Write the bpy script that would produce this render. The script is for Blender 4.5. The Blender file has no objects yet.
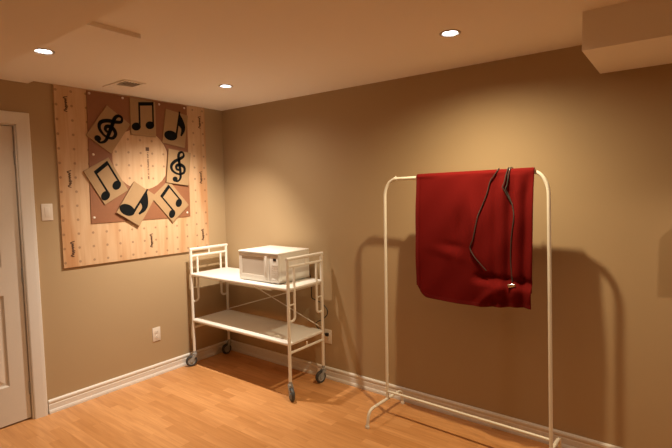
import bpy, bmesh, math, random
from mathutils import Vector, Matrix
random.seed(4)
C = bpy.context.scene.collection
SC = bpy.context.scene

# ------------------------------------------------------------------ camera, world, exposure
cam_d = bpy.data.cameras.new('camera'); cam = bpy.data.objects.new('camera', cam_d); C.objects.link(cam)
CAM = Vector((3.53178, -2.87612, 1.53005)); YAW, PITCH, ROLL = -0.652214, -0.0722003, -0.0170481
_f = Vector((math.sin(YAW)*math.cos(PITCH), math.cos(YAW)*math.cos(PITCH), math.sin(PITCH)))
_r = Vector((math.cos(YAW), -math.sin(YAW), 0)); _u = _r.cross(_f)
_c, _s = math.cos(ROLL), math.sin(ROLL)
_r, _u = _c*_r + _s*_u, -_s*_r + _c*_u
cam.matrix_world = Matrix(((_r.x, _u.x, -_f.x, CAM.x), (_r.y, _u.y, -_f.y, CAM.y), (_r.z, _u.z, -_f.z, CAM.z), (0, 0, 0, 1)))
cam_d.sensor_width = 36; cam_d.lens = 461.675*36/672; cam_d.clip_start = .02
SC.camera = cam
w = bpy.data.worlds.new('world'); SC.world = w; w.use_nodes = True
w.node_tree.nodes['Background'].inputs[0].default_value = (0, 0, 0, 1)
w.node_tree.nodes['Background'].inputs[1].default_value = 0
SC.view_settings.view_transform = 'Standard'; SC.view_settings.look = 'None'
SC.view_settings.gamma = 1; SC.view_settings.use_curve_mapping = False
SC.view_settings.exposure = 0.12
# each downlight: colour, (power, cone degrees) of its wide spill and of its beam
LAMP_NEAR_CORNER = ((1.0, .87, .71), (22, 158), (158, 100), (-.36, -.02))
LAMP_OVER_RACK = ((1.0, .80, .50), (74, 162), (24, 120), (0, 0))
LAMP_STRIP = ((1.0, .80, .56), (7, 156), (14, 116), (-.20, .05))
LAMP_FAR = ((1.0, .78, .52), (34, 158), (24, 120), (0, 0))

# ------------------------------------------------------------------ materials
def new_mat(name):
    m = bpy.data.materials.new(name); m.use_nodes = True
    nt = m.node_tree; return m, nt, nt.nodes['Principled BSDF']
def N(nt, kind, **kw):
    n = nt.nodes.new(kind)
    for k, v in kw.items(): setattr(n, k, v)
    return n
def paint(name, col, rough=.5, metal=0, bump=.02, scale=200, vary=.03, spec=.5, sheen=0):
    m, nt, b = new_mat(name)
    tc = N(nt, 'ShaderNodeTexCoord'); nz = N(nt, 'ShaderNodeTexNoise'); nz.inputs['Scale'].default_value = scale
    nz.inputs['Detail'].default_value = 3
    nt.links.new(tc.outputs['Object'], nz.inputs['Vector'])
    mx = N(nt, 'ShaderNodeMix', data_type='RGBA')
    mx.inputs[6].default_value = tuple(c*(1-vary) for c in col)+(1,); mx.inputs[7].default_value = tuple(min(1, c*(1+vary)) for c in col)+(1,)
    nt.links.new(nz.outputs['Fac'], mx.inputs[0]); nt.links.new(mx.outputs[2], b.inputs['Base Color'])
    bp = N(nt, 'ShaderNodeBump'); bp.inputs['Strength'].default_value = bump; bp.inputs['Distance'].default_value = .002
    nt.links.new(nz.outputs['Fac'], bp.inputs['Height']); nt.links.new(bp.outputs[0], b.inputs['Normal'])
    b.inputs['Roughness'].default_value = rough; b.inputs['Metallic'].default_value = metal
    b.inputs['Specular IOR Level'].default_value = spec
    if sheen: b.inputs['Sheen Weight'].default_value = sheen; b.inputs['Sheen Roughness'].default_value = .5
    return m
def math_node(nt, op, a, b=None, c=None):
    n = N(nt, 'ShaderNodeMath', operation=op)
    for i, v in enumerate((a, b, c)):
        if v is None: continue
        if isinstance(v, (int, float)): n.inputs[i].default_value = v
        else: nt.links.new(v, n.inputs[i])
    return n.outputs[0]

def floor_mat():
    m, nt, b = new_mat('laminate floor')
    tc = N(nt, 'ShaderNodeTexCoord')
    br = N(nt, 'ShaderNodeTexBrick'); br.offset = .37; br.offset_frequency = 2; br.squash = 1.0
    br.inputs['Scale'].default_value = 1; br.inputs['Brick Width'].default_value = .43; br.inputs['Row Height'].default_value = .066
    br.inputs['Mortar Size'].default_value = .0006; br.inputs['Mortar Smooth'].default_value = .3
    br.inputs['Color1'].default_value = (.69, .36, .150, 1); br.inputs['Color2'].default_value = (.57, .275, .100, 1)
    br.inputs['Mortar'].default_value = (.56, .25, .075, 1)
    nt.links.new(tc.outputs['Object'], br.inputs['Vector'])
    mp = N(nt, 'ShaderNodeMapping'); mp.inputs['Scale'].default_value = (2.2, 26, 1)
    nt.links.new(tc.outputs['Object'], mp.inputs['Vector'])
    # shift the grain board by board
    add = N(nt, 'ShaderNodeVectorMath', operation='ADD'); nt.links.new(mp.outputs[0], add.inputs[0])
    sc = N(nt, 'ShaderNodeVectorMath', operation='SCALE'); sc.inputs['Scale'].default_value = 37
    nt.links.new(br.outputs['Color'], sc.inputs[0]); nt.links.new(sc.outputs[0], add.inputs[1])
    nz = N(nt, 'ShaderNodeTexNoise'); nz.inputs['Scale'].default_value = 1.6; nz.inputs['Detail'].default_value = 5; nz.inputs['Distortion'].default_value = .6
    nt.links.new(add.outputs[0], nz.inputs['Vector'])
    cr = N(nt, 'ShaderNodeValToRGB'); cr.color_ramp.elements[0].position = .32; cr.color_ramp.elements[0].color = (.86, .80, .74, 1)
    cr.color_ramp.elements[1].position = .68; cr.color_ramp.elements[1].color = (1.05, 1.05, 1.05, 1)
    nt.links.new(nz.outputs['Fac'], cr.inputs[0])
    mx = N(nt, 'ShaderNodeMix', data_type='RGBA', blend_type='MULTIPLY'); mx.inputs[0].default_value = 1
    nt.links.new(br.outputs['Color'], mx.inputs[6]); nt.links.new(cr.outputs[0], mx.inputs[7])
    nt.links.new(mx.outputs[2], b.inputs['Base Color'])
    b.inputs['Roughness'].default_value = .38; b.inputs['Specular IOR Level'].default_value = .35
    return m

def sheet_mat():
    # pale softwood sheet printed with a grid of fastening dots every 0.1 m
    m, nt, b = new_mat('pale pine sheet')
    tc = N(nt, 'ShaderNodeTexCoord'); sp = N(nt, 'ShaderNodeSeparateXYZ'); nt.links.new(tc.outputs['Object'], sp.inputs[0])
    Y, Z = sp.outputs[1], sp.outputs[2]
    mp = N(nt, 'ShaderNodeMapping'); mp.inputs['Scale'].default_value = (1, 14, 1.1); nt.links.new(tc.outputs['Object'], mp.inputs[0])
    nz = N(nt, 'ShaderNodeTexNoise'); nz.inputs['Scale'].default_value = 2.2; nz.inputs['Detail'].default_value = 5; nz.inputs['Distortion'].default_value = .8
    nt.links.new(mp.outputs[0], nz.inputs['Vector'])
    cr = N(nt, 'ShaderNodeValToRGB'); cr.color_ramp.elements[0].position = .3; cr.color_ramp.elements[0].color = (.56, .34, .18, 1)
    cr.color_ramp.elements[1].position = .62; cr.color_ramp.elements[1].color = (.64, .43, .25, 1)
    nt.links.new(nz.outputs['Fac'], cr.inputs[0])
    # wider heartwood bands
    mp2 = N(nt, 'ShaderNodeMapping'); mp2.inputs['Scale'].default_value = (1, 4.2, .5); nt.links.new(tc.outputs['Object'], mp2.inputs[0])
    nz2 = N(nt, 'ShaderNodeTexNoise'); nz2.inputs['Scale'].default_value = 1.3; nz2.inputs['Detail'].default_value = 2
    nt.links.new(mp2.outputs[0], nz2.inputs['Vector'])
    cr2 = N(nt, 'ShaderNodeValToRGB'); cr2.color_ramp.elements[0].position = .54; cr2.color_ramp.elements[0].color = (1, 1, 1, 1)
    cr2.color_ramp.elements[1].position = .64; cr2.color_ramp.elements[1].color = (.86, .70, .56, 1)
    nt.links.new(nz2.outputs['Fac'], cr2.inputs[0])
    mx = N(nt, 'ShaderNodeMix', data_type='RGBA', blend_type='MULTIPLY'); mx.inputs[0].default_value = 1
    nt.links.new(cr.outputs[0], mx.inputs[6]); nt.links.new(cr2.outputs[0], mx.inputs[7])
    # dots (object origin lies on a dot)
    fy = math_node(nt, 'SUBTRACT', math_node(nt, 'FRACT', math_node(nt, 'ADD', math_node(nt, 'MULTIPLY', Y, 1/.1015), 100.5)), .5)
    fz = math_node(nt, 'SUBTRACT', math_node(nt, 'FRACT', math_node(nt, 'ADD', math_node(nt, 'MULTIPLY', Z, 1/.1015), 100.5)), .5)
    d = math_node(nt, 'SQRT', math_node(nt, 'ADD', math_node(nt, 'MULTIPLY', fy, fy), math_node(nt, 'MULTIPLY', fz, fz)))
    dot = math_node(nt, 'LESS_THAN', d, .090)
    dotf = math_node(nt, 'MULTIPLY', dot, .50)
    mx2 = N(nt, 'ShaderNodeMix', data_type='RGBA'); nt.links.new(dotf, mx2.inputs[0]); nt.links.new(mx.outputs[2], mx2.inputs[6])
    mx2.inputs[7].default_value = (.12, .04, .015, 1)
    nt.links.new(mx2.outputs[2], b.inputs['Base Color']); b.inputs['Roughness'].default_value = .65
    return m

def emit_mat(name, col, st):
    m, nt, b = new_mat(name)
    b.inputs['Base Color'].default_value = (.9, .9, .9, 1); b.inputs['Emission Color'].default_value = col+(1,); b.inputs['Emission Strength'].default_value = st
    return m

M = dict(
    wall=paint('beige wall paint', (.46, .335, .195), .72, bump=.05, scale=260, vary=.015, spec=.25),
    ceil=paint('white ceiling paint', (.94, .88, .80), .85, bump=.04, scale=220, vary=.012, spec=.15),
    trim=paint('white trim paint', (.80, .775, .73), .38, bump=.01),
    door=paint('white door paint', (.72, .66, .58), .42, bump=.02, scale=90),
    floor=floor_mat(), sheet=sheet_mat(),
    brown=paint('brown hardboard', (.265, .105, .045), .6, bump=.03, vary=.08, scale=60),
    tile=paint('kraft brown board', (.37, .235, .115), .8, bump=.03, vary=.07, scale=40),
    ink=paint('black paint', (.008, .009, .009), .9, spec=.08),
    printink=paint('printed brown ink', (.10, .045, .02), .7),
    pin=paint('pale pin head', (.72, .62, .52), .3),
    plate=paint('white wall plate plastic', (.78, .71, .62), .35, bump=.005),
    duct=paint('painted duct shade', (.30, .22, .15), .7),
    slot=paint('dark slot', (.03, .025, .02), .5),
    enamel=paint('white enamelled tube', (.84, .80, .72), .32, bump=.008),
    shelf=paint('white melamine shelf', (.84, .82, .78), .35, bump=.004),
    rack=paint('cream enamelled tube', (.82, .775, .67), .32, bump=.008),
    mw=paint('white microwave casing', (.82, .79, .72), .33, bump=.01),
    mwglass=paint('pale screened door glass', (.62, .56, .48), .15, bump=0, vary=.02, scale=600),
    mwpad=paint('grey keypad', (.72, .67, .59), .4),
    black=paint('black plastic', (.012, .012, .012), .4),
    rubber=paint('grey rubber tread', (.05, .053, .055), .5),
    hub=paint('grey caster hub', (.34, .35, .35), .35),
    chrome=paint('bright metal', (.80, .78, .74), .22, metal=1, bump=0),
    trimring=paint('grey lamp trim', (.50, .46, .40), .4),
    red=paint('red woven fabric', (.135, .006, .0055), .92, bump=.25, scale=420, vary=.12, spec=.08),
    redhem=paint('red hem', (.135, .006, .006), .9, bump=.25, scale=420, vary=.12, spec=.15),
    cord=paint('dark glossy cord', (.060, .050, .046), .2, bump=0),
    lamp=emit_mat('lamp face', (.96, .95, 1.0), 14.0),
)

# ------------------------------------------------------------------ mesh helpers
def round_path(pts, r, n=6):
    pts = [Vector(p) for p in pts]; out = [pts[0]]
    for i in range(1, len(pts)-1):
        a, b, c = pts[i-1], pts[i], pts[i+1]
        rr = r[i] if isinstance(r, (list, tuple)) else r
        d1 = (a-b); d2 = (c-b)
        k = min(rr, d1.length*.49, d2.length*.49)
        p0 = b+d1.normalized()*k; p2 = b+d2.normalized()*k
        for j in range(n+1):
            t = j/n; out.append(p0*(1-t)**2 + b*2*t*(1-t) + p2*t*t)
    out.append(pts[-1]); return out
def spline(pts, n=8):
    P = [Vector(p) for p in pts]; P = [P[0]*2-P[1]]+P+[P[-1]*2-P[-2]]; out = []
    for i in range(1, len(P)-2):
        for j in range(n):
            t = j/n; a, b, c, d = P[i-1:i+3]
            out.append(.5*((2*b)+(c-a)*t+(2*a-5*b+4*c-d)*t*t+(3*b-a-3*c+d)*t**3))
    out.append(P[-2]); return out
class MB:
    def __init__(s): s.bm = bmesh.new()
    def box(s, lo, hi, bev=0, seg=2, mat=None):
        bm = bmesh.new(); bmesh.ops.create_cube(bm, size=1)
        c = [(a+b)/2 for a, b in zip(lo, hi)]; d = [b-a for a, b in zip(lo, hi)]
        for v in bm.verts: v.co = Vector((c[0]+v.co.x*d[0], c[1]+v.co.y*d[1], c[2]+v.co.z*d[2]))
        if bev: bmesh.ops.bevel(bm, geom=bm.edges[:], offset=bev, segments=seg, affect='EDGES', profile=.5)
        s.merge(bm, mat); return s
    def merge(s, bm, mat=None):
        if mat is not None: bmesh.ops.transform(bm, matrix=mat, verts=bm.verts)
        me = bpy.data.meshes.new('t'); bm.to_mesh(me); bm.free(); s.bm.from_mesh(me); bpy.data.meshes.remove(me)
    def tube(s, pts, r, seg=12, cap=True, flat=None):
        pts = [Vector(p) for p in pts]; bm = s.bm; rings = []
        t = (pts[1]-pts[0]).normalized(); up = Vector((0, 0, 1)) if abs(t.z) < .9 else Vector((1, 0, 0))
        n = (up-t*up.dot(t)).normalized()
        for i, p in enumerate(pts):
            if i == 0: t = pts[1]-pts[0]
            elif i == len(pts)-1: t = pts[-1]-pts[-2]
            else: t = (pts[i+1]-pts[i]).normalized()+(pts[i]-pts[i-1]).normalized()
            t = t.normalized(); n = (n-t*n.dot(t)).normalized(); b = t.cross(n)
            rr = r(i/(len(pts)-1)) if callable(r) else r
            rings.append([bm.verts.new(p+(n*math.cos(a)+b*math.sin(a))*rr) for a in [2*math.pi*k/seg for k in range(seg)]])
        for a, b in zip(rings, rings[1:]):
            for k in range(seg): bm.faces.new((a[k], a[(k+1) % seg], b[(k+1) % seg], b[k]))
        if cap: bm.faces.new(rings[0][::-1]); bm.faces.new(rings[-1])
        return s
    def lathe(s, prof, seg=32, mat=None, closed=False):
        bm = bmesh.new(); rings = []
        for r, z in prof:
            rings.append([bm.verts.new((max(r, 1e-5)*math.cos(2*math.pi*k/seg), max(r, 1e-5)*math.sin(2*math.pi*k/seg), z)) for k in range(seg)])
        prs = list(zip(rings, rings[1:]))
        if closed: prs.append((rings[-1], rings[0]))
        for a, b in prs:
            for k in range(seg): bm.faces.new((a[k], a[(k+1) % seg], b[(k+1) % seg], b[k]))
        if not closed:
            if prof[0][0] > 1e-4: bm.faces.new(rings[0][::-1])
            if prof[-1][0] > 1e-4: bm.faces.new(rings[-1])
        bmesh.ops.remove_doubles(bm, verts=bm.verts, dist=2e-5)
        s.merge(bm, mat); return s
    def prism(s, poly, h, mat=None, z0=0):
        """poly in xy extruded along z"""
        bm = bmesh.new(); vs = [bm.verts.new((x, y, z0)) for x, y in poly]; f = bm.faces.new(vs)
        r = bmesh.ops.extrude_face_region(bm, geom=[f]); bmesh.ops.translate(bm, vec=(0, 0, h), verts=[v for v in r['geom'] if isinstance(v, bmesh.types.BMVert)])
        s.merge(bm, mat); return s
    def holed(s, outer, holes, z0, z1, mat=None):
        """slab between z0 and z1 with through holes"""
        bm = bmesh.new(); lv = []
        for z in (z0, z1):
            loops = []; edges = []
            for lp in [outer]+holes:
                vs = [bm.verts.new((x, y, z)) for x, y in lp]; loops.append(vs)
                for k in range(len(vs)): edges.append(bm.edges.new((vs[k], vs[(k+1) % len(vs)])))
            bmesh.ops.triangle_fill(bm, edges=edges, use_beauty=True, use_dissolve=False, normal=(0, 0, 1 if z == z1 else -1)); lv.append(loops)
        for a, b in zip(*lv):
            for k in range(len(a)): bm.faces.new((a[k], a[(k+1) % len(a)], b[(k+1) % len(a)], b[k]))
        s.merge(bm, mat); return s
    def build(s, name, mat, parent=None, smooth=True, origin=None, weld=True):
        bm = s.bm
        if weld: bmesh.ops.remove_doubles(bm, verts=bm.verts, dist=1e-6)
        bmesh.ops.recalc_face_normals(bm, faces=bm.faces)
        if origin is not None: bmesh.ops.translate(bm, vec=-Vector(origin), verts=bm.verts)
        me = bpy.data.meshes.new(name); bm.to_mesh(me); bm.free()
        if smooth:
            for p in me.polygons: p.use_smooth = True
            try: me.set_sharp_from_angle(angle=math.radians(38))
            except Exception: pass
        me.materials.append(mat)
        o = bpy.data.objects.new(name, me); C.objects.link(o)
        if origin is not None: o.location = origin
        if parent is not None:
            o.parent = parent
        return o
def tag(o, label, cat, group=None):
    o['label'] = label; o['category'] = cat
    if group: o['group'] = group
    return o
def struct(o): o['kind'] = 'structure'; return o
def thing(name, label, cat, loc=(0, 0, 0), group=None):
    e = bpy.data.objects.new(name, None); C.objects.link(e); e.location = loc; e.empty_display_size = .05
    return tag(e, label, cat, group)
def part(mb, name, mat, t, smooth=True):
    """mb holds world-space shapes; the part is parented to t with its origin at t"""
    bmesh.ops.translate(mb.bm, vec=-t_world(t), verts=mb.bm.verts)
    return mb.build(name, mat, t, smooth)
def t_world(t):
    v = Vector(t.location)
    while t.parent: t = t.parent; v = v+Vector(t.location)
    return v
def circ(cx, cy, r, n=32): return [(cx+r*math.cos(2*math.pi*k/n), cy+r*math.sin(2*math.pi*k/n)) for k in range(n)]
YZ = Matrix(((0, 0, 1, 0), (1, 0, 0, 0), (0, 1, 0, 0), (0, 0, 0, 1)))   # poly (y, z) extruded along +x

# ------------------------------------------------------------------ room shell
H = 2.3; XM, YM = 5.6, -5.0; T = .12
struct(MB().box((-.3, YM-T, -.1), (XM+T, T, 0)).build('floor', M['floor'], smooth=False))
LIGHTS = [(.841, -.640, H), (2.567, -.654, H), (4.30, -.66, H)]
STRIP = (.845, -1.835); STRIP_Z = 2.279
mb = MB().holed([(-T, YM-T), (XM+T, YM-T), (XM+T, T), (-T, T)], [circ(x, y, .040) for x, y, z in LIGHTS], H, H+.12)
struct(mb.build('ceiling', M['ceil'], smooth=False))
DY0, DY1, DZ = -2.52, -1.70, 2.005     # door opening
mb = MB().box((-T, DY1, 0), (0, 0, H)).box((-T, YM, 0), (0, DY0, H)).box((-T, DY0, DZ), (0, DY1, H))
struct(mb.build('wall_left', M['wall'], smooth=False))
struct(MB().box((-T, 0, 0), (XM+T, T, H)).build('wall_right', M['wall'], smooth=False))
struct(MB().box((-T, YM-T, 0), (XM+T, YM, H)).build('wall_near', M['wall'], smooth=False))
struct(MB().box((XM, YM, 0), (XM+T, 0, H)).build('wall_far', M['wall'], smooth=False))
# boxed-in ducts under the ceiling, and an added wall box
mb = MB().holed([(0, -2.2), (1.400, -2.2), (1.400, -1.615), (0, -1.615)], [circ(STRIP[0], STRIP[1], .040)], STRIP_Z, H)
struct(mb.build('trim_1', M['ceil'], smooth=False))
struct(MB().box((0, YM, 2.12), (XM, -2.085, H)).build('trim_2', M['ceil'], smooth=False))
struct(MB().box((3.135, -.535, 2.131), (XM, 0, H)).build('trim_3', M['ceil'], smooth=False))
struct(MB().box((3.575, -.12, 1.192), (4.1, 0, 1.44), .004, 1).build('unseen_wall_box', M['ceil'], smooth=False))  # unseen box on the wall, added for the shadow it casts into view
# baseboards
PROF = [(0, 0), (.019, 0), (.019, .012), (.016, .022), (.012, .028), (.012, .062), (.009, .066), (.009, .073), (.014, .078), (.014, .088), (.010, .094), (.006, .097), (0, .097)]
def base_run(name, a, b, axis):
    bm = bmesh.new(); ends = []
    for s_ in (a, b):
        row = []
        for d, z in PROF:
            e = s_
            if abs(s_) < 1e-6: e = d if axis == 'x' else -d      # mitred corner
            row.append(bm.verts.new((e, -d, z) if axis == 'x' else (d, e, z)))
        ends.append(row)
    n = len(PROF)
    for k in range(n): bm.faces.new((ends[0][k], ends[0][(k+1) % n], ends[1][(k+1) % n], ends[1][k]))
    bm.faces.new(ends[0][::-1]); bm.faces.new(ends[1])
    q = MB(); q.merge(bm); return struct(q.build(name, M['trim'], smooth=False))
base_run('baseboard_left', -1.617, 0, 'y'); base_run('baseboard_right', 0, XM, 'x')
base_run('baseboard_near', YM, -2.605, 'y')
# door casing (moulded) and jamb
CP = [(0, 0), (.011, 0), (.014, .006), (.0165, .030), (.019, .060), (.019, .076), (.016, .080), (0, .080)]  # depth, distance from opening
def casing():
    q = MB(); path = [(-1, DY0, 0), (-1, DY0, DZ), (1, DY1, DZ), (1, DY1, 0)]
    bm = bmesh.new(); rows = []
    for i, (sy, y, z) in enumerate(path):
        row = []
        for d, e in CP:
            e2 = e-.006
            row.append(bm.verts.new((d, y+sy*e2, z+(e2 if z > 0 else 0))))
        rows.append(row)
    n = len(CP)
    for a, b in zip(rows, rows[1:]):
        for k in range(n): bm.faces.new((a[k], a[(k+1) % n], b[(k+1) % n], b[k]))
    bm.faces.new(rows[0][::-1]); bm.faces.new(rows[-1]); q.merge(bm)
    return q
struct(casing().build('trim_4', M['trim'], smooth=False))
q = MB().box((-T, DY1-.014, 0), (.0, DY1, DZ)).box((-T, DY0, 0), (.0, DY0+.014, DZ)).box((-T, DY0, DZ-.014), (.0, DY1, DZ))
q.box((-.075, DY1-.028, 0), (-.058, DY1-.014, DZ-.014)).box((-.075, DY0+.014, 0), (-.058, DY0+.028, DZ-.014))
struct(q.build('trim_5', M['trim'], smooth=False))
# door leaf: moulded six-panel door
def door():
    dy0, dy1, z0, z1 = DY0+.018, DY1-.018, .012, DZ-.018; x1, x0 = -.018, -.054
    e = bpy.data.objects.new('door_1', None); C.objects.link(e); e.location = (x0, dy0, 0); struct(e)
    wd = dy1-dy0; st = .112; mid = .10
    cols = [(dy0+st, dy0+wd/2-mid/2), (dy0+wd/2+mid/2, dy1-st)]
    rows = [(.268, .880), (1.065, 1.60), (1.70, 1.88)]
    q = MB(); holes = []
    for a, b in cols:
        for c, d in rows: holes.append([(a, c), (b, c), (b, d), (a, d)])
    q.holed([(dy0, z0), (dy1, z0), (dy1, z1), (dy0, z1)], holes, x0+.006, x1, YZ)
    q.box((x0, dy0, z0), (x0+.006, dy1, z1))
    bmesh.ops.translate(q.bm, vec=-Vector(e.location), verts=q.bm.verts); q.build('slab', M['door'], e, smooth=False)
    for a, b in cols:
        for c, d in rows:
            q = MB(); bm = bmesh.new()
            rings = []
            for ins, x in ((0, x1-.001), (.010, x1-.012), (.022, x1-.012), (.050, x1-.003)):
                rings.append([bm.verts.new((x, yy, zz)) for yy, zz in ((a+ins, c+ins), (b-ins, c+ins), (b-ins, d-ins), (a+ins, d-ins))])
            rings.insert(0, [bm.verts.new((x0+.006, yy, zz)) for yy, zz in ((a, c), (b, c), (b, d), (a, d))])
            for r0, r1 in zip(rings, rings[1:]):
                for k in range(4): bm.faces.new((r0[k], r0[(k+1) % 4], r1[(k+1) % 4], r1[k]))
            bm.faces.new(rings[-1]); bm.faces.new(rings[0][::-1]); q.merge(bm)
            bmesh.ops.translate(q.bm, vec=-Vector(e.location), verts=q.bm.verts); q.build('panel', M['door'], e, smooth=False)
    for zz in (.22, 1.0, 1.78):
        q = MB().tube([(x1+.004, dy1+.002, zz-.045), (x1+.004, dy1+.002, zz+.045)], .006)
        bmesh.ops.translate(q.bm, vec=-Vector(e.location), verts=q.bm.verts); q.build('hinge', M['hub'], e)
    q = MB().lathe([(.026, 0), (.026, .006), (.012, .010), (.012, .03), (.026, .038), (.028, .05), (.02, .06), (0, .062)], 20,
                   Matrix.Translation((x1, dy0+.065, .96)) @ Matrix.Rotation(math.pi/2, 4, 'Y'))
    bmesh.ops.translate(q.bm, vec=-Vector(e.location), verts=q.bm.verts); q.build('door_knob', M['chrome'], e)
door()

# ------------------------------------------------------------------ recessed ceiling lights
def downlight(x, y, z, label, lamp):
    t = thing('recessed_light', label, 'ceiling light', (x, y, z), 'recessed ceiling lights')
    Mx = Matrix.Translation((0, 0, 0))
    MB().lathe([(.0395, .016), (.0395, -.0005), (.052, -.0005), (.052, -.003), (.049, -.005), (.041, -.0045), (.034, .004), (.031, .016)], 40, Mx, closed=True).build('trim_ring', M['trimring'], t)
    MB().lathe([(0, .016), (.0315, .016), (.0315, .003), (.026, -.001), (.014, -.003), (0, -.0035)], 32, Mx).build('lamp_face', M['lamp'], t)
    for nm, (pw, deg) in (('spill', lamp[1]), ('beam', lamp[2])):
        d = bpy.data.lights.new(nm, 'SPOT'); d.energy = pw; d.color = lamp[0]; d.spot_size = math.radians(deg); d.spot_blend = 1.0; d.shadow_soft_size = .018
        o = bpy.data.objects.new(nm, d); C.objects.link(o); o.parent = t; o.location = (0, 0, -.012)
        if nm == 'beam': o.rotation_euler = (math.atan(lamp[3][1]), -math.atan(lamp[3][0]), 0)   # gimbal tilt of the bulb
    return t
downlight(*LIGHTS[0], 'small round recessed ceiling light above the white cart, nearest the room corner', LAMP_NEAR_CORNER)
downlight(*LIGHTS[1], 'small round recessed ceiling light above the clothes rack with the red blanket', LAMP_OVER_RACK)
downlight(STRIP[0], STRIP[1], STRIP_Z, 'small round recessed light in the lowered ceiling strip toward the door', LAMP_STRIP)
downlight(*LIGHTS[2], 'small round recessed ceiling light beyond the boxed duct, out past the rack', LAMP_FAR)

# ceiling vent
t = thing('ceiling_vent', 'pale louvred air vent in the ceiling above the dotted wood sheet', 'vent', (.345, -1.135, H))
q = MB()
for lo, hi in (((.195, -1.215, H-.008), (.495, -1.195, H)), ((.195, -1.075, H-.008), (.495, -1.055, H)), ((.195, -1.195, H-.008), (.215, -1.075, H)), ((.475, -1.195, H-.008), (.495, -1.075, H)), ((.338, -1.195, H-.007), (.352, -1.075, H))):
    q.box(lo, hi, .002)
part(q, 'frame', M['ceil'], t, False)
part(MB().box((.213, -1.197, H-.0012), (.477, -1.073, H-.0002)), 'duct_shade_plate', M['duct'], t, False)  # flat plate; the shade inside the duct is put into its colour
for k in range(6):
    y = -1.185+k*.0200
    for x0, x1, tilt in ((.215, .338, -12), (.352, .475, 38)):
        part(MB().box((x0-.002, -.0100, -.0006), (x1+.002, .0100, .0006), 0, mat=Matrix.Translation((0, y, H-.0085)) @ Matrix.Rotation(math.radians(tilt), 4, 'X')), 'slat', M['ceil'], t, False)

# ------------------------------------------------------------------ switch and outlets
def wall_plate(name, label, cat, loc, face, kind):
    """built facing -Y, turned for the left wall"""
    t = thing(name, label, cat, loc)
    if face == 'left': t.rotation_euler = (0, 0, math.pi/2)
    MB().box((-.036, -.006, -.058), (.036, 0, .058), .003).build('cover_plate', M['plate'], t)
    if kind == 'rocker':
        MB().box((-.0175, -.0085, -.034), (.0175, -.005, .034), .002).build('rocker', M['plate'], t)
    else:
        for dz in (-.0195, .0195):
            o = MB().lathe([(.0165, 0), (.0165, .0025), (.0155, .0035), (0, .0035)], 24, Matrix.Translation((0, -.0055, dz)) @ Matrix.Rotation(math.pi/2, 4, 'X')).build('socket', M['plate'], t)
            q = MB()
            for dx, h in ((-.0065, .0045), (.0065, .0037)): q.box((dx-.0011, -.0094, dz+.002-h), (dx+.0011, -.0088, dz+.002+h))
            q.box((-.0022, -.0094, dz-.0105), (.0022, -.0088, dz-.0065)); q.build('slots', M['slot'], o)
    for dz in ((-.047, .047) if kind == 'rocker' else (0,)):
        MB().lathe([(.003, 0), (.003, .001), (0, .0014)], 12, Matrix.Translation((0, -.006, dz)) @ Matrix.Rotation(math.pi/2, 4, 'X')).build('screw', M['plate'], t)
    return t
wall_plate('light_switch', 'white rocker light switch plate on the wall between the door and the dotted wood sheet', 'light switch', (0, -1.548, 1.415), 'left', 'rocker')
wall_plate('wall_outlet', 'white wall outlet on the left wall below the dotted wood sheet, nothing plugged in', 'outlet', (0, -.772, .350), 'left', 'duplex')
wall_plate('wall_outlet', 'white wall outlet behind the cart with a black plug in it', 'outlet', (1.238, 0, .350), 'right', 'duplex')

# ------------------------------------------------------------------ dotted wood sheet, brown board, note tiles
SY0, SY1, SZ0 = -1.466, -.208, 1.010
t = thing('plywood_sheet', 'large pale wood sheet printed with rows of dots, fixed flat on the left wall', 'wood sheet', (.001, -1.3525, 1.148))
part(MB().box((.001, SY0, SZ0), (.014, SY1, H-.001), .001, 1), 'sheet', M['sheet'], t, False)
# sideways brand scribbles (too small in the photo to read) and the stamped line
SCRIB = [(0, .012), (.006, -.012), (.012, -.012), (.018, .006), (.024, -.007), (.030, .005), (.036, -.007), (.042, .007), (.046, -.006), (.054, .004), (.060, -.006), (.067, .013), (.070, -.007), (.079, .010), (.083, -.006), (.090, .004), (.095, -.013), (.100, -.011), (.106, .006)]
def scribble(y, z, L=.105):
    k = L/.106
    pts = spline([(.0142, y+dv, z-du*k) for du, dv in SCRIB], 4)
    return MB().tube(pts, .0034, 5)
for y, z, L in ((-1.390, 2.225, .105), (-1.392, 1.705, .12), (-1.398, 1.197, .11), (-.783, 1.20, .11), (-.266, 2.215, .105), (-.272, 1.722, .105), (-.274, 1.20, .1)):
    part(scribble(y, z, L), 'printed_lettering', M['printink'], t)
q = MB().box((.0138, -.800, 1.878), (.0146, -.770, 1.908))
z = 1.868
while z > 1.655:
    h = random.choice((.004, .006, .007))
    if random.random() > .15: q.box((.0138, -.792+random.uniform(0, .004), z-h), (.0146, -.775-random.uniform(0, .004), z))
    z -= h+.0028
part(q, 'printed_stamp', M['printink'], t, False)

t = thing('hardboard_panel', 'red-brown board with a round hole cut in it, pinned on the dotted wood sheet', 'board', (.015, -.83, 1.32))
hole = [(-.838+.243*math.cos(a), 1.808+.243*math.sin(a)) for a in [2*math.pi*(k+.5)/28 for k in range(28)]]
part(MB().holed([(-1.262, 1.316), (-.405, 1.324), (-.399, 2.290), (-1.246, 2.290)], [hole], .0145, .0195, YZ), 'board', M['brown'], t, False)
for y, z in ((-1.228, 2.272), (-.976, 2.274), (-1.222, 1.827), (-.665, 2.268), (-.425, 2.268), (-1.24, 1.36), (-.435, 1.36), (-.42, 1.80)):
    part(MB().lathe([(.009, 0), (.009, .002), (.006, .004), (0, .005)], 14, Matrix.Translation((.0195, y, z)) @ Matrix.Rotation(math.pi/2, 4, 'Y')), 'pin', M['pin'], t)

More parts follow.
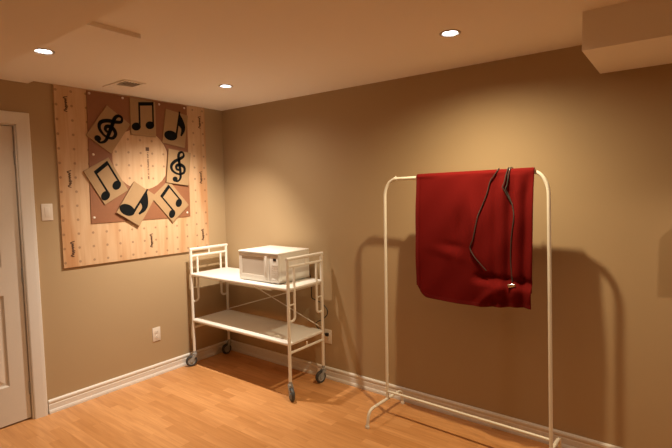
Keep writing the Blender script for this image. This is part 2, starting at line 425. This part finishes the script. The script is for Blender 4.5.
# note shapes in tile coordinates (right, up), thickness along the tile normal
def ell(cx, cy, a, b, ang, n=28):
    ca, sa = math.cos(ang), math.sin(ang)
    return [(cx+a*math.cos(t_)*ca-b*math.sin(t_)*sa, cy+a*math.cos(t_)*sa+b*math.sin(t_)*ca) for t_ in [2*math.pi*k/n for k in range(n)]]
def note_beamed(k=1.0):
    q = MB()
    q.prism(ell(-.058, -.075, .033, .026, .35), .0010).prism(ell(.042, -.055, .033, .026, .35), .0011)
    q.prism([(-.039, -.07), (-.027, -.07), (-.027, .085), (-.039, .085)], .0012)
    q.prism([(.061, -.05), (.073, -.05), (.073, .105), (.061, .105)], .0013)
    q.prism([(-.039, .066), (.073, .084), (.073, .108), (-.039, .090)], .0014); return q
def note_eighth():
    q = MB(); q.prism(ell(-.030, -.070, .050, .033, .12), .0010)
    q.prism([(.004, -.068), (.018, -.068), (.024, .108), (.014, .108)], .0012)
    fl = spline([(.012, .112, 0), (.026, .088, 0), (.050, .060, 0), (.072, .020, 0), (.072, -.018, 0), (.052, -.056, 0)], 6)
    fr = spline([(.042, -.052, 0), (.046, -.022, 0), (.042, -.004, 0), (.030, .006, 0), (.018, .012, 0)], 6)
    q.prism([(p.x, p.y) for p in fl]+[(p.x, p.y) for p in fr], .0014); return q
def note_clef():
    q = MB()
    pts = [(.004, -.020), (.004, .006), (-.018, .004), (-.022, -.022), (.000, -.040), (.032, -.028), (.036, .006), (.006, .026), (-.030, .012), (-.048, -.020), (-.040, .000), (-.018, .040), (.022, .078), (.026, .108), (.010, .122), (-.006, .100), (-.002, .050), (.010, -.030), (.016, -.085), (.004, -.112), (-.022, -.108)]
    pts = [(.006, -.022), (-.014, -.016), (-.016, .010), (.010, .024), (.036, .004), (.034, -.036), (.000, -.054), (-.038, -.036), (-.050, .002), (-.030, .042), (.006, .074), (.026, .100), (.018, .126), (-.001, .120), (-.008, .090), (.000, .040), (.012, -.040), (.014, -.084), (-.002, -.112), (-.024, -.106)]
    P = spline([(x*1.30, y*.93, 0) for x, y in pts], 7)
    bm = bmesh.new(); n = len(P); L = []; R_ = []
    for i, p in enumerate(P):
        d = (P[min(i+1, n-1)]-P[max(i-1, 0)]).normalized(); nn = Vector((-d.y, d.x, 0)); f = i/(n-1)
        w_ = .0068+.0052*abs(math.sin(f*math.pi*3.2)); L.append(p+nn*w_); R_.append(p-nn*w_)
    lv = []
    for zz in (0, .0013):
        lv.append(([bm.verts.new(v+Vector((0, 0, zz))) for v in L], [bm.verts.new(v+Vector((0, 0, zz))) for v in R_]))
    (l0, r0), (l1, r1) = lv
    for i in range(n-1):
        for a, b in ((l1, r1), (r1, r0), (r0, l0), (l0, l1)): bm.faces.new((a[i], b[i], b[i+1], a[i+1]))
    bm.faces.new((l0[0], r0[0], r1[0], l1[0])); bm.faces.new((l0[-1], r0[-1], r1[-1], l1[-1])); q.merge(bm)
    q.prism(ell(-.026, -.092, .021, .019, .3), .0016); return q
def tile(label, y, z, rot, x, maker, w_=.218, h_=.288, off=(0, 0), k=1.0):
    t = thing('music_note_tile', label, 'music note tile', (x, y, z), 'music note tiles')
    # local axes: right = +Y, up = +Z, out = +X, then rotated about X
    L = Matrix.Rotation(math.radians(rot), 4, 'X') @ YZ
    q = MB(); bm = bmesh.new(); bmesh.ops.create_cube(bm, size=1)
    for v in bm.verts: v.co = Vector((v.co.x*w_, v.co.y*h_, v.co.z*.007+.0035))
    bmesh.ops.bevel(bm, geom=bm.edges[:], offset=.0012, segments=1, affect='EDGES'); q.merge(bm, L); q.build('backing_board', M['tile'], t, False)
    n = maker(); bmesh.ops.transform(n.bm, matrix=L @ Matrix.Translation((off[0], off[1], .0069)) @ Matrix.Diagonal((k, k, 1, 1)), verts=n.bm.verts)
    n.build('music_symbol', M['ink'], t, False, weld=False); return t
tile('brown tile with a black treble clef, leaning right beside the board edge', -1.098, 2.020, -35, .0205, note_clef, k=1.20)
tile('brown tile with a black beamed note pair, standing straight under the ceiling', -.815, 2.140, -1, .0205, note_beamed, off=(.006, .012), k=1.18)
tile('brown tile with a single black flagged note, in the upper right board corner', -.525, 2.080, -9, .0205, note_eighth, off=(.0, .020), k=1.25)
tile('brown tile with a black treble clef, nearly upright right of the round hole', -.512, 1.752, -7, .0285, note_clef, k=1.14)
tile('brown tile with a black beamed note pair, turned on its corner, lowest right', -.598, 1.462, 41, .0205, note_beamed, k=1.12)
tile('brown tile with a single black flagged note, directly below the round hole', -.908, 1.452, -33, .0285, note_eighth, off=(-.006, .008), k=1.30)
tile('brown tile with a black beamed note pair, leaning left beside the board edge', -1.136, 1.632, 30, .0205, note_beamed, k=1.18)

# ------------------------------------------------------------------ white utility cart
PX0, PX1, PYF, PYB = .087, 1.243, -.465, -.078
t = thing('utility_cart', 'white tubular two-shelf trolley on casters standing in the room corner', 'cart', (.673, -.2775, 0))
TR = .0125
for px in (PX0, PX1):
    q = MB().tube([(px, PYF, .116), (px, PYF, 1.039)], TR).tube([(px, PYB, .116), (px, PYB, 1.039)], TR)
    q.tube([(px, PYF-TR, 1.039), (px, PYB+TR, 1.039)], TR)
    part(q, 'end_frame', M['enamel'], t)
    q = MB().tube([(px, PYF, .980), (px, PYB, .980)], .010)
    for s_, py in ((1, PYF), (-1, PYB)):
        iy = py+s_*.066
        q.tube(round_path([(px, iy, .980), (px, iy, .578), (px, py, .578)], .045), .0095)
        q.tube([(px, iy, .700), (px, py, .700)], .006)
    q.tube([(px, (PYF+PYB)/2, .980), (px, (PYF+PYB)/2, 1.039)], .006)
    part(q, 'handrail', M['enamel'], t)
    q = MB().tube([(px, PYF, .345), (px, PYB, .345)], .010).tube([(px, (PYF+PYB)/2, .345), (px, (PYF+PYB)/2, .385)], .006)
    part(q, 'lower_rail', M['enamel'], t)
def shelf(z):
    q = MB().box((PX0-.006, PYF-.010, z-.026), (PX1+.006, PYB+.010, z), .010, 4)
    part(q, 'shelf', M['shelf'], t)
shelf(.830); shelf(.424)
for a, b in (((PX0, PYB+.012, .80), (PX1, PYB+.012, .43)), ((PX0, PYB+.016, .43), (PX1, PYB+.016, .80))):
    part(MB().tube([a, b], .0045, 8), 'cross_brace', M['enamel'], t)
for px, py, dx, dy in ((PX0, PYF, -.38, -.92), (PX0, PYB, -.10, -.99), (PX1, PYF, .86, -.51), (PX1, PYB, -.2, -.98)):
    R_W = .049; off = .030; ang = math.atan2(dy, dx)
    Mx = Matrix.Translation((px, py, 0)) @ Matrix.Rotation(ang, 4, 'Z')     # local +x = trailing direction
    q = MB(); q.lathe([(.009, .095), (.009, .102), (.018, .102), (.020, .107), (.018, .114), (.014, .116), (.0127, .135)], 20, Mx)
    for s_ in (-1, 1):
        pl = [(-.016, .102), (.018, .102), (off+.012, .062), (off+.012, .040), (off-.012, .040), (off-.016, .062)]
        q.prism(pl, .0025, Mx @ Matrix(((1, 0, 0, 0), (0, 0, 1, s_*.0165-.00125), (0, 1, 0, 0), (0, 0, 0, 1))))
    q.box((-.016, -.0175, .099), (.018, .0175, .103), 0, mat=Mx)
    c = part(q, 'caster', M['hub'], t)
    Wm = Mx @ Matrix.Translation((off, 0, R_W)) @ Matrix.Rotation(math.pi/2, 4, 'X')
    q = MB().lathe([(.032, -.012), (.041, -.0135), (.047, -.010), (R_W, -.004), (R_W, .004), (.047, .010), (.041, .0135), (.032, .012)], 36, Wm, closed=True)
    bmesh.ops.translate(q.bm, vec=-t_world(t), verts=q.bm.verts); q.build('tyre', M['rubber'], c)
    q = MB().lathe([(0, -.015), (.010, -.015), (.012, -.009), (.026, -.007), (.030, -.011), (.0322, -.011), (.0322, .011), (.030, .011), (.026, .007), (.012, .009), (.010, .015), (0, .015)], 28, Wm)
    bmesh.ops.translate(q.bm, vec=-t_world(t), verts=q.bm.verts); q.build('hub', M['hub'], c)

# ------------------------------------------------------------------ microwave
SH = .830
X0, X1, YF, YB, Z0, Z1 = .664, 1.104, -.418, -.062, SH+.007, 1.068
t = thing('microwave', 'small white microwave oven on the top shelf of the cart', 'microwave', ((X0+X1)/2, (YF+YB)/2, SH))
part(MB().box((X0, YF+.030, Z0), (X1, YB, Z1-.010), .004, 3).box((X0-.002, YF-.006, Z1-.016), (X1+.002, YB, Z1), .005, 3), 'casing', M['mw'], t)
XD = X0+.345        # door / control split
d = part(MB().holed([(X0+.001, Z0+.002), (XD-.0015, Z0+.002), (XD-.0015, Z1-.018), (X0+.001, Z1-.018)], [[(X0+.032, Z0+.046), (XD-.060, Z0+.046), (XD-.060, Z1-.042), (X0+.032, Z1-.042)]], 0, .030,
          Matrix(((1, 0, 0, 0), (0, 0, 1, YF), (0, 1, 0, 0), (0, 0, 0, 1)))), 'door', M['mw'], t, False)
tw = -t_world(t)
def sub(q, name, mat, parent, smooth=True):
    bmesh.ops.translate(q.bm, vec=tw, verts=q.bm.verts); return q.build(name, mat, parent, smooth)
sub(MB().box((X0+.032, YF+.004, Z0+.046), (XD-.060, YF+.012, Z1-.042)), 'window', M['mwglass'], d, False)
sub(MB().box((XD-.046, YF-.005, Z0+.030), (XD-.024, YF+.001, Z1-.030), .0025, 2), 'handle', M['mw'], d)
cp = part(MB().box((XD+.0015, YF, Z0+.002), (X1-.001, YF+.0305, Z1-.018), .002, 2), 'control_panel', M['mw'], t)
sub(MB().box((XD+.040, YF-.0015, Z1-.062), (X1-.022, YF+.001, Z1-.042), .0005, 1), 'display', M['black'], cp, False)
for r in range(5):
    for c in range(3):
        xx = XD+.026+c*.0235; zz = Z1-.090-r*.0185
        sub(MB().box((xx, YF-.0015, zz-.012), (xx+.019, YF+.001, zz), .001, 1), 'key', M['mwpad'], cp, False)
sub(MB().box((XD+.026, YF-.004, Z0+.014), (X1-.022, YF+.001, Z0+.034), .002, 2), 'door_button', M['mw'], cp)
for fx in (X0+.04, X1-.04):
    for fy in (YF+.055, YB-.045):
        part(MB().lathe([(.014, SH), (.015, SH+.004), (.013, Z0+.002)], 16, Matrix.Translation((fx, fy, 0))), 'foot', M['black'], t)
q = MB()
for r in range(6):
    for c in range(9):
        q.box((X1-.0004, YB-.05-c*.011, Z1-.05-r*.010), (X1+.0006, YB-.043-c*.011, Z1-.046-r*.010))
part(q, 'side_vent', M['mwpad'], t, False)

# power cord from the microwave to the outlet behind the cart
t = thing('power_cord', 'thin black power cord hanging behind the cart and plugged into the outlet', 'cord', (1.238, -.02, .33))
cpts = [(1.03, -.056, .90), (1.05, -.035, .89), (1.09, -.034, .83), (1.095, -.034, .72), (1.098, -.034, .66), (1.135, -.034, .645), (1.19, -.034, .63), (1.24, -.034, .60), (1.262, -.034, .565), (1.245, -.034, .525), (1.19, -.034, .485), (1.14, -.034, .455), (1.142, -.034, .430), (1.19, -.040, .400), (1.225, -.045, .385), (1.238, -.030, .3695)]
part(MB().tube(spline(cpts, 8), .0040, 8), 'cable', M['black'], t)
part(MB().box((1.224, -.030, .357), (1.252, -.0095, .382), .004, 2), 'plug', M['black'], t)

# ------------------------------------------------------------------ clothes rack
RL, RR0, RR1 = 1.940, 2.953, 2.985; BZL, BZR = 1.599, 1.612; RT = .0100
RYL, RYR = -.255, -.287; RY = -.27          # the rack stands slightly askew to the wall
def ry(x): return RYL+(RYR-RYL)*(x-RL)/(RR0-RL)
def bend(x0, z0, x1, z1, n=12): return [(x0+(x1-x0)*(1-math.cos(a)), ry(x0+(x1-x0)*(1-math.cos(a))), z0+(z1-z0)*math.sin(a)) for a in [math.pi/2*k/n for k in range(1, n+1)]]
t = thing('clothes_rack', 'cream metal clothes rack standing on the floor in front of the right wall', 'clothes rack', (2.45, RY, 0))
q = MB().tube([(RL+.004, RYL, .112), (RL+.002, RYL, .8), (RL, RYL, 1.485)]+bend(RL, 1.485, RL+.088, BZL), RT)
part(q, 'upright', M['rack'], t)
q = MB().tube([(RR1, RYR, .112), (RR0+.016, RYR, .8), (RR0, RYR, 1.48)]+bend(RR0, 1.48, RR0-.080, BZR), RT)
part(q, 'upright', M['rack'], t)
part(MB().tube([(RL+.078, ry(RL+.078), BZL), (RR0-.070, ry(RR0-.070), BZR)], .0105, 14), 'hanging_rail', M['rack'], t)
for x, s_, z in ((RL+.084, 1, BZL), (RR0-.078, -1, BZR)):
    part(MB().tube([(x-.010, ry(x), z), (x+.010, ry(x), z)], .0125, 14).lathe([(.004, 0), (.004, .006), (0, .008)], 10, Matrix.Translation((x, ry(x), z+.012))), 'rail_collar', M['rack'], t)
for x, zb, yc in ((RL+.004, .112, RYL), (RR1, .112, RYR)):
    q = MB().tube(round_path([(x-.012, yc-.229, .008), (x-.010, yc-.213, .112), (x, yc, zb), (x+.004, yc+.187, .108), (x+.004, yc+.203, .008)], [0, .075, .02, .055, 0], 10), RT)
    f = part(q, 'base_foot', M['rack'], t)
    for yy, xx in ((yc-.229, x-.012), (yc+.203, x+.004)):
        q = MB().lathe([(.0135, .0), (.0140, .004), (.0135, .016), (.0118, .018)], 14, Matrix.Translation((xx, yy, 0)))
        bmesh.ops.translate(q.bm, vec=-t_world(t), verts=q.bm.verts); q.build('rubber_cap', M['plate'], f)
part(MB().tube([(RL+.004, RYL, .165), (RR1, RYR, .172)], .0085), 'lower_rail', M['rack'], t)

# ------------------------------------------------------------------ red blanket over the rail
CX0, CX1 = 2.186, 2.884
FL, BL = .748, .66
def sst(a, b, x):
    k = max(0, min(1, (x-a)/(b-a))); return k*k*(3-2*k)
def g(x, m, s_): return math.exp(-((x-m)/s_)**2)
def fold(x, s_):
    """outward bulge of the front panel, s_ = distance below the rail"""
    k = min(1, s_/.10)
    v = .010*math.sin(math.pi*min(1, s_/FL))
    v += k*sst(2.60, 2.74, x)*.011*math.sin((x-2.70)*2*math.pi/.085+1.2*s_)
    v += .016*g(x, 2.545+.10*(s_-.1), .035)*sst(.05, .25, s_)*(1-sst(.45, .6, s_))
    v -= .012*g(x, 2.475-.05*s_, .028)*sst(.15, .33, s_)*(1-sst(.40, .55, s_))
    v += .006*g(s_, .46+.25*(x-2.4), .030)*g(x, 2.40, .10)
    v -= .006*g(s_, .41+.10*(x-2.4), .022)*g(x, 2.43, .07)
    v += .020*sst(2.52, 2.62, x)*sst(.600+.05*(x-2.7), .640+.05*(x-2.7), s_)*(1-.6*sst(.66, .75, s_))
    v -= .010*sst(2.54, 2.62, x)*g(s_, .585+.05*(x-2.7), .018)
    v += .013*g(s_-.9*(2.75-x), .60, .035)*g(x, 2.64, .07)
    v -= .013*g(s_-.9*(2.75-x), .665, .035)*g(x, 2.64, .07)
    v += .004*math.sin(x*23+s_*9)*math.sin(s_*13+x*5)
    v -= .003*g(x, CX0+.022, .005)                                   # stitched side hem
    return v
def rail_z(x): return BZL+(x-RL-.078)/(RR0-RL-.148)*(BZR-BZL)
def front_len(x):
    u = (x-CX0)/(CX1-CX0)
    L = FL-.012+.022*math.sin(math.pi*min(1, u*1.15))-.006*sst(.75, 1, u)
    return L-.075*(1-min(1, u/.11))**2
RC = .0185
def front_pt(x, s_):
    return Vector((x+.004*math.sin(s_*5)*(x-2.5), ry(x)-RC-fold(x, s_), rail_z(x)-s_))
def blanket():
    q = MB(); bm = q.bm; NX, NF, NA, NB = 90, 84, 10, 60; grid = []
    for i in range(NX+1):
        x = CX0+(CX1-CX0)*i/NX; row = []
        L = front_len(x)
        for j in range(NF): row.append(front_pt(x, L*(1-j/NF)))
        for j in range(NA+1):
            a = math.pi*j/NA
            row.append(Vector((x, ry(x)-RC*math.cos(a), rail_z(x)+RC*math.sin(a))))
        for j in range(1, NB+1):
            s_ = BL*j/NB; row.append(Vector((x, ry(x)+RC+.008*math.sin(math.pi*s_/BL)+.006*math.sin(x*19+s_*4)*min(1, s_/.1), rail_z(x)-s_)))
        row = row[:NF+NA//2]+[Vector((2.535+(p.x-2.535)*.955, p.y, p.z)) for p in row[NF+NA//2:]]
        grid.append([bm.verts.new(p) for p in row])
    for a, b in zip(grid, grid[1:]):
        for j in range(len(a)-1): bm.faces.new((a[j], a[j+1], b[j+1], b[j]))
    return q
t = thing('red_blanket', 'dark red folded fabric blanket draped over the rail of the clothes rack', 'blanket', (2.53, RY, 1.62))
o = part(blanket(), 'fabric', M['red'], t)
md = o.modifiers.new('thickness', 'SOLIDIFY'); md.thickness = .005; md.offset = 1.0
# stitched hems: flat raised bands
def band(fn0, fn1, n, name):
    q = MB(); bm = q.bm; rows = []
    for i in range(n+1):
        f = i/n; a, b = fn0(f), fn1(f); o_ = Vector((0, -.0075, 0)); o2 = Vector((0, -.0052, 0))
        rows.append([bm.verts.new(v) for v in (a+o2, a+o_, b+o_, b+o2)])
    for r0, r1 in zip(rows, rows[1:]):
        for k in range(4): bm.faces.new((r0[k], r0[(k+1) % 4], r1[(k+1) % 4], r1[k]))
    bm.faces.new(rows[0]); bm.faces.new(rows[-1][::-1])
    part(q, name, M['redhem'], t)
band(lambda f: front_pt(CX0+.001, .01+.66*f), lambda f: front_pt(CX0+.019, .01+.67*f), 60, 'side_hem')
def bx(f): return CX0+.055+(CX1-CX0-.058)*f
band(lambda f: front_pt(bx(f), front_len(bx(f))-.022), lambda f: front_pt(bx(f), front_len(bx(f))-.002), 70, 'bottom_hem')

# dark cords over the blanket
def cord_pt(x, z, lift=.0105): 
    s_ = rail_z(x)-z
    p = front_pt(x, max(0, s_)); return (x, p.y-lift, z)
def over(x, dx=0):  # the cord comes over the rail from the back
    z = rail_z(x); r = RC+.0100
    Y = ry(x)
    return [(x+dx, Y+r+.004, z-.10), (x+dx*.7, Y+r, z-.03), (x+dx*.4, Y+r*.75, z+r*.66), (x, Y, z+r), (x, Y-r*.75, z+r*.66)]
A = [(2.672, 1.597), (2.651, 1.565), (2.635, 1.499), (2.607, 1.425), (2.588, 1.371), (2.575, 1.295), (2.564, 1.24), (2.544, 1.189), (2.571, 1.142), (2.602, 1.106), (2.637, 1.065)]
t = thing('cord', 'thin dark cord down the middle of the red blanket, without a metal end', 'cord', (2.665, RY, 1.63), 'cords over the blanket')
part(MB().tube(spline(over(2.692, -.02)+[cord_pt(x, z) for x, z in A], 6), .0030, 8), 'cable', M['cord'], t)
B = [(2.752, 1.585), (2.747, 1.545), (2.740, 1.523), (2.754, 1.488), (2.778, 1.426), (2.787, 1.365), (2.778, 1.293), (2.772, 1.23), (2.769, 1.136), (2.781, 1.012)]
t = thing('cord', 'thin dark cord on the red blanket that ends in shiny metal near its hem', 'cord', (2.755, RY, 1.63), 'cords over the blanket')
part(MB().tube(spline(over(2.757, .02)+[cord_pt(x, z) for x, z in B], 6), .0034, 8), 'cable', M['cord'], t)
B2 = [(2.738, 1.585), (2.733, 1.558), (2.726, 1.533), (2.741, 1.504), (2.763, 1.457)]
part(MB().tube(spline(over(2.746, .0)+[cord_pt(x, z, .0125) for x, z in B2], 6), .0032, 8), 'cable', M['cord'], t)
px, py, pz = cord_pt(2.782, .998, .014)
part(MB().lathe([(.005, -.024), (.0105, -.019), (.0115, .006), (.009, .010), (.009, .018), (.005, .021)], 18, Matrix.Translation((px, py, pz)) @ Matrix.Rotation(math.radians(78), 4, 'Y')), 'metal_end', M['chrome'], t)
